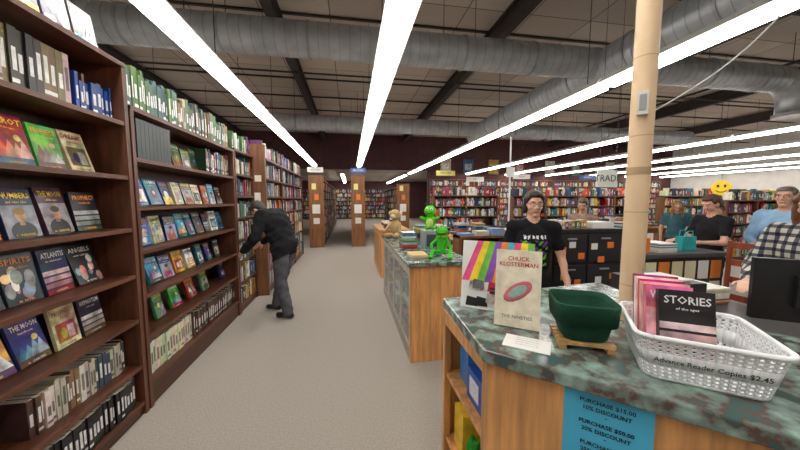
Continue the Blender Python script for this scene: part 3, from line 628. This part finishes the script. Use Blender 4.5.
plush('plush_monster',P,{'g':S(90,215,40),'d':S(30,90,40),'y':S(200,230,120)},.007,fx2)
f3=frame((-.6,-.8,0),(0,0,1)); q3=lambda x,y,z:fp(x,y,z,(.72,4.78,1.004),f3)
P=[ellp(q3(0,0,.15),(.09,.08,.14),f3,'b'),ellp(q3(0,.02,.36),(.09,.085,.09),f3,'b'),ellp(q3(0,.08,.34),(.05,.04,.04),f3,'w'),ellp(q3(-.1,0,.38),(.03,.015,.035),f3,'w'),ellp(q3(.1,0,.38),(.03,.015,.035),f3,'w'),cap(q3(-.08,.02,.22),q3(-.13,.1,.1),.03,.028,'b'),cap(q3(.08,.02,.22),q3(.13,.1,.1),.03,.028,'b'),cap(q3(-.05,.05,.037),q3(-.08,.18,.037),.036,.034,'b'),cap(q3(.05,.05,.037),q3(.08,.18,.037),.036,.034,'b')]
def fx3(mb):
    for s_ in(-1,1): mb.ell(q3(.03*s_,.1,.38),(.009,.006,.009),f3,S(10,10,10),mPL,8,6)
plush('plush_monkey',P,{'b':S(190,160,115),'w':S(225,205,170)},.009,fx3)
# ------------------------------------------------------------ front counter
n2=V((.679,.734,0)); dr=V((.734,-.679,0)); A_=V((.433,.907,0)); CT=1.1
poly=[(.433,.907),(.433+.734*1.5,.907-.679*1.5),(1.95,.45),(1.42,1.0),(1.5,1.58),(.463,1.445)]
mb=MB(); 
def dpt(t,off): p=A_+dr*t+n2*off; return (p.x,p.y)
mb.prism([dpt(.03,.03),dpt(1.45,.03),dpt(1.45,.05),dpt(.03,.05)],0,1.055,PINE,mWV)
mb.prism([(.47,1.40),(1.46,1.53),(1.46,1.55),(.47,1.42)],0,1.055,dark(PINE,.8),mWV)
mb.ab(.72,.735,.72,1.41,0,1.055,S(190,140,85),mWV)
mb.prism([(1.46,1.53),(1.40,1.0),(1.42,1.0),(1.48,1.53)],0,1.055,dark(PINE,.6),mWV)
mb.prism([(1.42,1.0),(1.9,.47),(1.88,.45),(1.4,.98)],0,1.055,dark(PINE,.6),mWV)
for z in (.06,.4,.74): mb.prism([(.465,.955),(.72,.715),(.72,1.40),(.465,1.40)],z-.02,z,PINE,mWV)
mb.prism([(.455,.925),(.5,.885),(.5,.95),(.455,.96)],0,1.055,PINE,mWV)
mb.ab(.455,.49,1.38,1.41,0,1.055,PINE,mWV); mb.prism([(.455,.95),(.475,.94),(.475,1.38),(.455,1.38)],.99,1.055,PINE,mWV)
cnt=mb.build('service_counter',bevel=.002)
mb=MB(); mb.prism(poly,1.056,CT,(1,1,1),mST); mb.build('countertop',cnt,bevel=.005)
mb=MB(); mb.ab(.5,.66,1.05,1.2,.741,.88,S(30,80,170),mGL); mb.ab(.52,.66,1.24,1.34,.741,.9,S(60,130,200),mGL); mb.ab(.498,.5,1.08,1.17,.77,.85,S(230,230,240),mGL)
mb.ab(.5,.62,1.0,1.1,.401,.5,S(200,40,40),mGL); mb.ab(.5,.64,1.24,1.35,.401,.6,S(240,200,60),mGL)
for k in range(5): mb.ab(.51,.6,.99,1.03,.741+.03*k,.768+.03*k,random.choice(BP),mGL)
mb.build('toy_boxes',bevel=.003)
for i,(y,z,c) in enumerate(((1.165,.4,S(50,150,50)),(1.05,.06,S(60,170,60)),(1.25,.06,S(200,60,50)))):
    oo=(.53,y,z+.001); RR=frame((-1,-.3,0),(0,0,1)); g_=lambda x,y_,z_:fp(x,y_,z_,oo,RR)
    plush('toy_figure',[ellp(g_(0,0,.05),(.03,.028,.045),RR,'a'),ellp(g_(0,.01,.115),(.035,.03,.03),RR,'a'),ellp(g_(-.02,.0,.145),(.012,.012,.012),RR,'a'),ellp(g_(.02,.0,.145),(.012,.012,.012),RR,'a'),cap(g_(-.025,0,.07),g_(-.05,.03,.05),.011,.01,'a'),cap(g_(.025,0,.07),g_(.05,.03,.05),.011,.01,'a'),cap(g_(-.02,.02,.013),g_(-.03,.06,.012),.013,.012,'a'),cap(g_(.02,.02,.013),g_(.03,.06,.012),.013,.012,'a')],{'a':c},.006)
pc=A_+dr*.345+n2*.0285; mb=MB(); mb.box((pc.x,pc.y,.91),(.105,.001,.145),S(75,185,225),mMAT,(dr,n2,ZV)); po=mb.build('blue_notice')
cc=pc-n2*.002
text(po,'PURCHASE $15.00\n10% DISCOUNT\n*\nPURCHASE $50.00\n20% DISCOUNT\n*\nPURCHASE $100\n25% DISCOUNT\n*\nSAVE BIG ON\nUSED BOOKS',.0165,(cc.x,cc.y,.915),dr,ZV,S(15,30,45),sp=1.3,bold=.0004)
TAN=S(222,192,155); mb=MB(); px,py=1.15,1.05; pr=.04
mb.lathe([(pr,0),(pr,.5),(pr,1.2),(pr,2.0),(pr,3.0),(pr,3.89)],(px,py,CT+.001),28,TAN)
mb.lathe([(pr+.0015,0),(pr+.0015,.03)],(px,py,CT+.6),28,S(180,150,115),cap=False)
for k in range(12): mb.lathe([(pr+.0008,0),(pr+.0008,.004)],(px,py,CT+.15+.3*k),28,S(190,160,122),cap=False)
mb.build('structural_post')
mb=MB(); dq=V((-px,-py,0)).normalized(); sq_=V((dq.y,-dq.x,0)); cj=V((px,py,1.97))+dq*(pr+.014)
mb.box(cj,(.018,.012,.045),S(215,210,200),mPL,(sq_,dq,ZV)); mb.box(cj+dq*.013,(.011,.002,.03),S(150,150,150),mPL,(sq_,dq,ZV)); mb.build('junction_box',bevel=.003)
mb=MB(); pts=[]
for i in range(21):
    t=i/20; p=V((px+pr+.005,py,1.95)).lerp(V((2.4,1.0,3.3)),t); p.z-=.22*math.sin(math.pi*t); pts.append(p)
pts.append(V((2.4,1.0,4.98))); mb.tube(pts,.0035,6,S(220,220,220),mPL); mb.build('hanging_cable')
WHT=S(240,242,244)
Wd=V((.79,-.61,0)).normalized(); Dd=V((.61,.79,0)).normalized(); bc=V((1.0,.715,0))
def rr(t,w,d,r):
    hw,hd=w/2-r,d/2-r
    per=[2*hw,math.pi/2*r,2*hd,math.pi/2*r]*2; tot=sum(per); s_=t%1*tot
    starts=[(-hw,-hd-r,1,0),(hw,-hd,-math.pi/2),(hw+r,-hd,0,1),(hw,hd,0),(hw,hd+r,-1,0),(-hw,hd,math.pi/2),(-hw-r,hd,0,-1),(-hw,-hd,math.pi)]
    for L_,st in zip(per,starts):
        if s_<=L_:
            if len(st)==4: return (st[0]+st[2]*s_,st[1]+st[3]*s_)
            a=st[2]+s_/r; return (st[0]+r*math.cos(a),st[1]+r*math.sin(a))
        s_-=L_
    return (-hw,-hd-r)
def bpnt(t,z,infl=0):
    k=.86+.14*z; x,y=rr(t,.30*k+infl,.30*k+infl,.035); return bc+Wd*x+Dd*y+ZV*(CT+.002+z*.125)
mb=MB(); NXc=64
zs=[0,.07,.16,.25,.34,.66,.75,.84,.93,1.0]; hol={1,2,3,5,6,7}
for i in range(NXc):
    for j in range(len(zs)-1):
        t0,t1=i/NXc,(i+1)/NXc; z0,z1=zs[j],zs[j+1]
        if j not in hol: mb.add([bpnt(t0,z0),bpnt(t1,z0),bpnt(t1,z1),bpnt(t0,z1)],[(0,1,2,3)],WHT,mPL,True); continue
        tm,zm=(t0+t1)/2,(z0+z1)/2
        out=[(t0,z0),(tm,z0),(t1,z0),(t1,zm),(t1,z1),(tm,z1),(t0,z1),(t0,zm)]
        inn=[(tm+(a-tm)*(.36 if (a!=tm and b_!=zm) else .5),zm+(b_-zm)*(.42 if (a!=tm and b_!=zm) else .58)) for a,b_ in out]
        vs=[bpnt(*p) for p in out]+[bpnt(*p) for p in inn]
        mb.add(vs,[(k,(k+1)%8,8+(k+1)%8,8+k) for k in range(8)],WHT,mPL,True)
mb.quad([bpnt(k/40,.01) for k in range(40)],WHT,mPL)
bk=mb.build('white_plastic_basket',solid=.003)
mb=MB(); mb.tube([bpnt(k/60,1.0,.008) for k in range(61)],.007,8,WHT,mPL); mb.build('rim',bk)
fm=bc-Dd*(.15*.93+.0045)+ZV*(CT+.064); text(bk,'Advance Reader Copies $2.45',.0185,fm,Wd,(ZV-Dd*.16),S(50,50,58),bold=.0003)
mb=MB(); bo=(bc.x,bc.y)
face_book(mb,bo,Wd,-Dd,.0,CT+.012,.135,.205,.022,.2,.1,-.0,S(32,28,32),title='STORIES')
for k,(c,w_) in enumerate(((S(225,120,135),.12),(S(235,190,180),.125),(S(190,40,50),.12),(S(240,225,215),.125),(S(170,60,90),.12))):
    face_book(mb,bo,Wd,-Dd,-.035-.004*k,CT+.012,w_,.21+.003*k,.022,.2,.1-.02*k,.026+.0235*k,c)
mb.build('advance_reader_books')
gx,gy=.795,.905; mb=MB(); 
a0=math.radians(-25); RA=(V((math.cos(a0),math.sin(a0),0)),V((-math.sin(a0),math.cos(a0),0)),ZV)
for k in range(5): 
    mb.box(V((gx,gy,CT+.022))+RA[1]*(-.06+.03*k),(.085,.011,.006),S(205,165,110),mWV,RA)
for k in(-1,1): mb.box(V((gx,gy,CT+.0085))+RA[0]*(.07*k),(.01,.075,.0075),S(190,150,95),mWV,RA)
mb.build('slatted_wood_stand')
sq=lambda t:1/max((abs(math.cos(t-a0))**5+abs(math.sin(t-a0))**5)**.2,.1)
GG=S(34,74,56); mb=MB(); mb.lathe([(.001,.0),(.062,.0),(.07,.01),(.083,.075),(.085,.08),(.09,.062),(.093,.06),(.098,.125),(.097,.13),(.092,.13),(.086,.11),(.066,.016),(.001,.013)],(gx,gy,CT+.030),48,GG,mFA,sq,False); mb.build('green_fabric_basket')
mb=MB(); R_=Matrix.Rotation(math.radians(-38),3,'Z'); mb.box((.60,.92,CT+.0022),(.075,.05,.001),S(238,236,232),mMAT,(R_@V((1,0,0)),R_@V((0,1,0)),ZV)); fl=mb.build('printed_card')
for k in range(4): text(fl,'staff picks and new arrivals',.007,V((.60,.92,CT+.0035))+R_@V((0,.03-.017*k,0)),R_@V((1,0,0)),R_@V((0,1,0)),S(70,70,80))
mb=MB(); wdir=V((.82,-.57,0)).normalized(); nd=V((-.57,-.82,0)).normalized(); P0=V((.505,1.31,CT+.004)); le=.14
U=ZV*math.cos(le)-nd*math.sin(le); Fn=nd*math.cos(le)+ZV*math.sin(le); bw_,bh=.31,.31
mb.box(P0+wdir*(bw_/2)+U*(bh/2)-Fn*.006,(bw_/2,.005,bh/2),WH,mMAT,(wdir,Fn,U))
cs=[S(240,90,150),S(250,220,60),S(120,200,80),S(150,90,190),S(255,150,60),S(90,190,220)]
C=P0+Fn*.0005
for k in range(9):
    a,b2__=k/9,(k+1)/9; sh=.22
    mb.quad([C+wdir*(bw_*a)+U*(bh*.4),C+wdir*(bw_*b2__)+U*(bh*.4),C+wdir*(bw_*min(1,b2__+sh*(1-b2__)))+U*bh,C+wdir*(bw_*min(1,a+sh*(1-a)))+U*bh],cs[k%6],mGL)
for k in range(12):
    x_=random.random()*.78;y_=.03+random.random()*.28; c_=random.choice([S(40,40,45),S(120,120,125),S(200,190,190),S(190,60,90)])
    C2=C+Fn*(.0006+.0003*k); mb.quad([C2+wdir*(bw_*x_)+U*(bh*y_),C2+wdir*(bw_*(x_+.18))+U*(bh*y_),C2+wdir*(bw_*(x_+.16))+U*(bh*(y_+.12)),C2+wdir*(bw_*(x_+.02))+U*(bh*(y_+.14))],c_,mAR)
mb.box(P0+wdir*.15-Fn*.06+ZV*.055,(.02,.05,.055),S(60,60,62),mMAT,(wdir,nd,ZV))
mb.build('colourful_magazine')
mb=MB(); cb=V((.63,1.04,0)); CR=S(238,228,204)
face_book(mb,(cb.x,cb.y),wdir,nd,0,CT,.165,.30,.025,.12,0,0,CR,art=False)
U2=ZV*math.cos(.12)-nd*math.sin(.12);F2=nd*math.cos(.12)+ZV*math.sin(.12); B2=cb+ZV*(CT+.0055)
R45=(wdir*.8+U2*.6).normalized(); N45=F2.cross(R45); mb.ell(B2+U2*.14+F2*.001,(.062,.03,.002),(R45,N45,F2),S(205,110,120),mGL); mb.ell(B2+U2*.14+F2*.0035,(.04,.018,.001),(R45,N45,F2),S(150,180,170),mGL)
fb=mb.build('cream_hardcover_book'); text(fb,'CHUCK\nKLOSTERMAN',.0225,B2+U2*.255,wdir,U2,S(190,70,60),bold=.0003); text(fb,'THE NINETIES',.018,B2+U2*.04,wdir,U2,S(60,90,100))
# ------------------------------------------------------------ clerk area behind
BK=S(34,34,37)
mb=MB(); xa,xb,ya,yb=1.9,2.66,2.56,2.86; mb.ab(xa,xb,ya,yb,0,1.29,BK,mPL); mb.ab(xa-.02,xb+.02,ya-.02,yb+.02,1.29,1.32,S(42,42,45),mPL)
for z in(.1,.4,.7,1.0):
    for (p,q_) in((xa+.02,xa+.36),(xa+.38,xb-.02)):
        mb.ab(p,q_,ya-.015,ya,z,z+.27,S(44,44,47),mPL); mb.ab((p+q_)/2-.05,(p+q_)/2+.05,ya-.03,ya-.015,z+.22,z+.235,S(170,170,170),mME)
for (dx,z,c) in((.1,1.12,S(240,130,50)),(.2,1.17,S(240,240,235)),(.3,1.06,S(240,130,50)),(.44,1.15,S(235,235,230)),(.52,1.02,S(240,130,50)),(.62,1.16,S(240,130,50)),(.12,.86,S(235,200,80)),(.27,.8,S(240,130,50)),(.5,.82,S(235,235,230)),(.66,.85,S(240,130,50))): mb.ab(xa+dx-.035,xa+dx+.035,ya-.021,ya-.0155,z-.03,z+.03,c)
mb.build('black_drawer_cabinet',bevel=.004)
mb=MB()
spines(mb,(xa+.05,ya+.02),(1,0),(0,-1),.35,1.321,.09,.12,inset=.02); mb.ab(2.36,2.6,2.6,2.8,1.321,1.38,S(230,228,222)); mb.build('books_on_cabinet')
mb=MB(); mb.ab(2.85,3.85,2.5,2.85,0,1.02,S(50,46,44),mWV); mb.ab(2.82,3.88,2.47,2.88,1.02,1.06,S(80,80,82),mPL)
for i in range(6):
    for j in range(3):
        if random.random()<.9: mb.ab(2.88+i*.16,2.88+i*.16+.13,2.492,2.498,.35+j*.22,.35+j*.22+.19,random.choice([S(235,235,230),S(225,225,230),S(240,140,60),S(235,235,232),S(235,230,190)]))
mb.build('clerk_desk',bevel=.003)
def tote(x,y,z,c,name='tote_bag',s_=1):
    mb=MB(); mb.box((x,y,z+.1*s_),(.12*s_,.05*s_,.1*s_),c,mFA)
    for k in(-.05,.05): mb.tube([(x-.06*s_,y+k*s_*.9,z+.2*s_),(x-.04*s_,y+k*s_,z+.28*s_),(x+.04*s_,y+k*s_,z+.28*s_),(x+.06*s_,y+k*s_*.9,z+.2*s_)],.006,6,c,mFA)
    mb.build(name,bevel=.01)
tote(3.55,2.65,1.062,S(60,170,170),s_=.75); 
mb=MB(); mb.ab(2.9,2.99,2.55,2.64,1.061,1.22,S(235,130,50)); mb.build('orange_box',bevel=.003)
mb=MB()
for k in range(8): mb.ab(3.1+.002*k,3.32,2.55,2.78,1.061+.012*k,1.0715+.012*k,random.choice([S(235,233,228),S(220,215,200),S(120,140,170)]))
mb.build('paper_stack')
mb=MB(); mb.ab(1.75,2.6,.75,2.0,.86,.9,S(60,60,62),mPL); mb.ab(1.75,1.79,.75,2.0,0,.86,S(40,40,42),mPL); mb.ab(2.56,2.6,.75,2.0,0,.86,S(40,40,42),mPL); mb.ab(1.79,2.56,1.96,2.0,0,.86,S(40,40,42),mPL); mb.build('register_desk',bevel=.004)
def monitor(x,y,z,yaw,w=.5,h=.3,name='computer_monitor'):
    R_=Matrix.Rotation(yaw,3,'Z'); X_=R_@V((1,0,0));Y_=R_@V((0,1,0)); mb=MB(); c=V((x,y,z))
    mb.box(c+ZV*(.12+h/2),(w/2,.015,h/2),BK,mPL,(X_,Y_,ZV)); mb.box(c+ZV*(.12+h/2)+Y_*.016,(w/2-.015,.002,h/2-.015),(1,1,1),mSC,(X_,Y_,ZV)); mb.box(c+ZV*(.12+h/2)-Y_*.025,(w/5,.015,h/4),S(35,35,38),mPL,(X_,Y_,ZV))
    mb.box(c+ZV*.08-Y_*.03,(.03,.01,.08),BK,mPL,(X_,Y_,ZV)); mb.box(c+ZV*.007,(.12,.09,.006),BK,mPL,(X_,Y_,ZV)); return mb.build(name,bevel=.003)
monitor(2.14,1.02,.901,math.radians(-35),.46,.3)
mb=MB(); mb.ab(1.85,2.2,1.5,1.85,.901,1.08,S(45,45,48),mPL); mb.ab(1.88,2.17,1.49,1.5,.94,.98,S(90,90,92),mPL); mb.ab(1.9,2.15,1.55,1.75,1.08,1.095,S(230,228,222)); mb.build('receipt_printer',bevel=.01)
mb=MB()
for k in range(9): mb.box((2.42,1.72,.907+.012*k),(.1+.004*(k%3),.13,.0055),random.choice([S(235,232,226),S(210,190,150),S(160,90,60),S(235,232,226)]),mGL)
mb.build('paper_stack')
mb=MB(); mb.cyl((1.87,1.3,.901),(1.87,1.3,1.0),.04,n=20,col=S(120,70,50),m=mPL)
for k in range(6): a=k; mb.cyl((1.87+.015*math.cos(a),1.3+.015*math.sin(a),.98),(1.87+.035*math.cos(a),1.3+.035*math.sin(a),1.09),.004,n=6,col=random.choice(PAL),m=mPL)
mb.build('pen_cup')
mb=MB(); cx,cy=3.5,2.2; CW=S(140,66,40)
mb.box((cx,cy,.46),(.22,.2,.02),CW,mWV)
for a in(-1,1):
    mb.cyl((cx+a*.19,cy-.17,0),(cx+a*.17,cy-.16,.45),.018,n=10,col=CW,m=mWV); mb.cyl((cx+.19,cy+a*.17,0),(cx+.2,cy+a*.16,1.2),.02,n=10,col=CW,m=mWV) ; mb.cyl((cx-.19,cy+a*.17,0),(cx-.17,cy+a*.16,.45),.018,n=10,col=CW,m=mWV)
for k in range(4): mb.box((cx+.2,cy,.65+k*.17),(.01,.15,.03),CW,mWV)
mb.build('wooden_chair')
mb=MB(); mb.cyl((2.42,4.3,0),(2.42,4.3,2.55),.012,n=10,col=WH,m=mPL); mb.lathe([(.14,0),(.14,.015),(.015,.03)],(2.42,4.3,0.001),20,WH,mPL); mb.ab(2.35,2.49,4.28,4.285,1.95,2.1,S(235,235,230)); mb.build('white_display_pole')
hangsign(3.74,3.9,1.79,.34,.25,'TRADE',S(238,238,230),S(30,80,60)); 
mb=MB(); yd=V((-.8,-.55,0)).normalized(); yc=V((12.1,8.1,2.0)); yr=V((yd.y,-yd.x,0))*-1
mb.cyl(yc,yc+yd*.03,.24,n=28,col=S(245,210,40)); 
for s_ in(-1,1): mb.ell(yc+yd*.035+yr*(.08*s_)+ZV*.06,(.032,.032,.05),I3,S(20,20,20),mPL,8,6)
mb.tube([yc+yd*.035+yr*(.14*math.sin(t))+ZV*(-.02-.12*math.cos(t)) for t in np.linspace(-1.1,1.1,9)],.012,6,S(20,20,20)); mb.cyl(yc+ZV*.24,(yc.x,yc.y,4.9),.004,n=5,col=DK)
mb.build('round_yellow_sign')
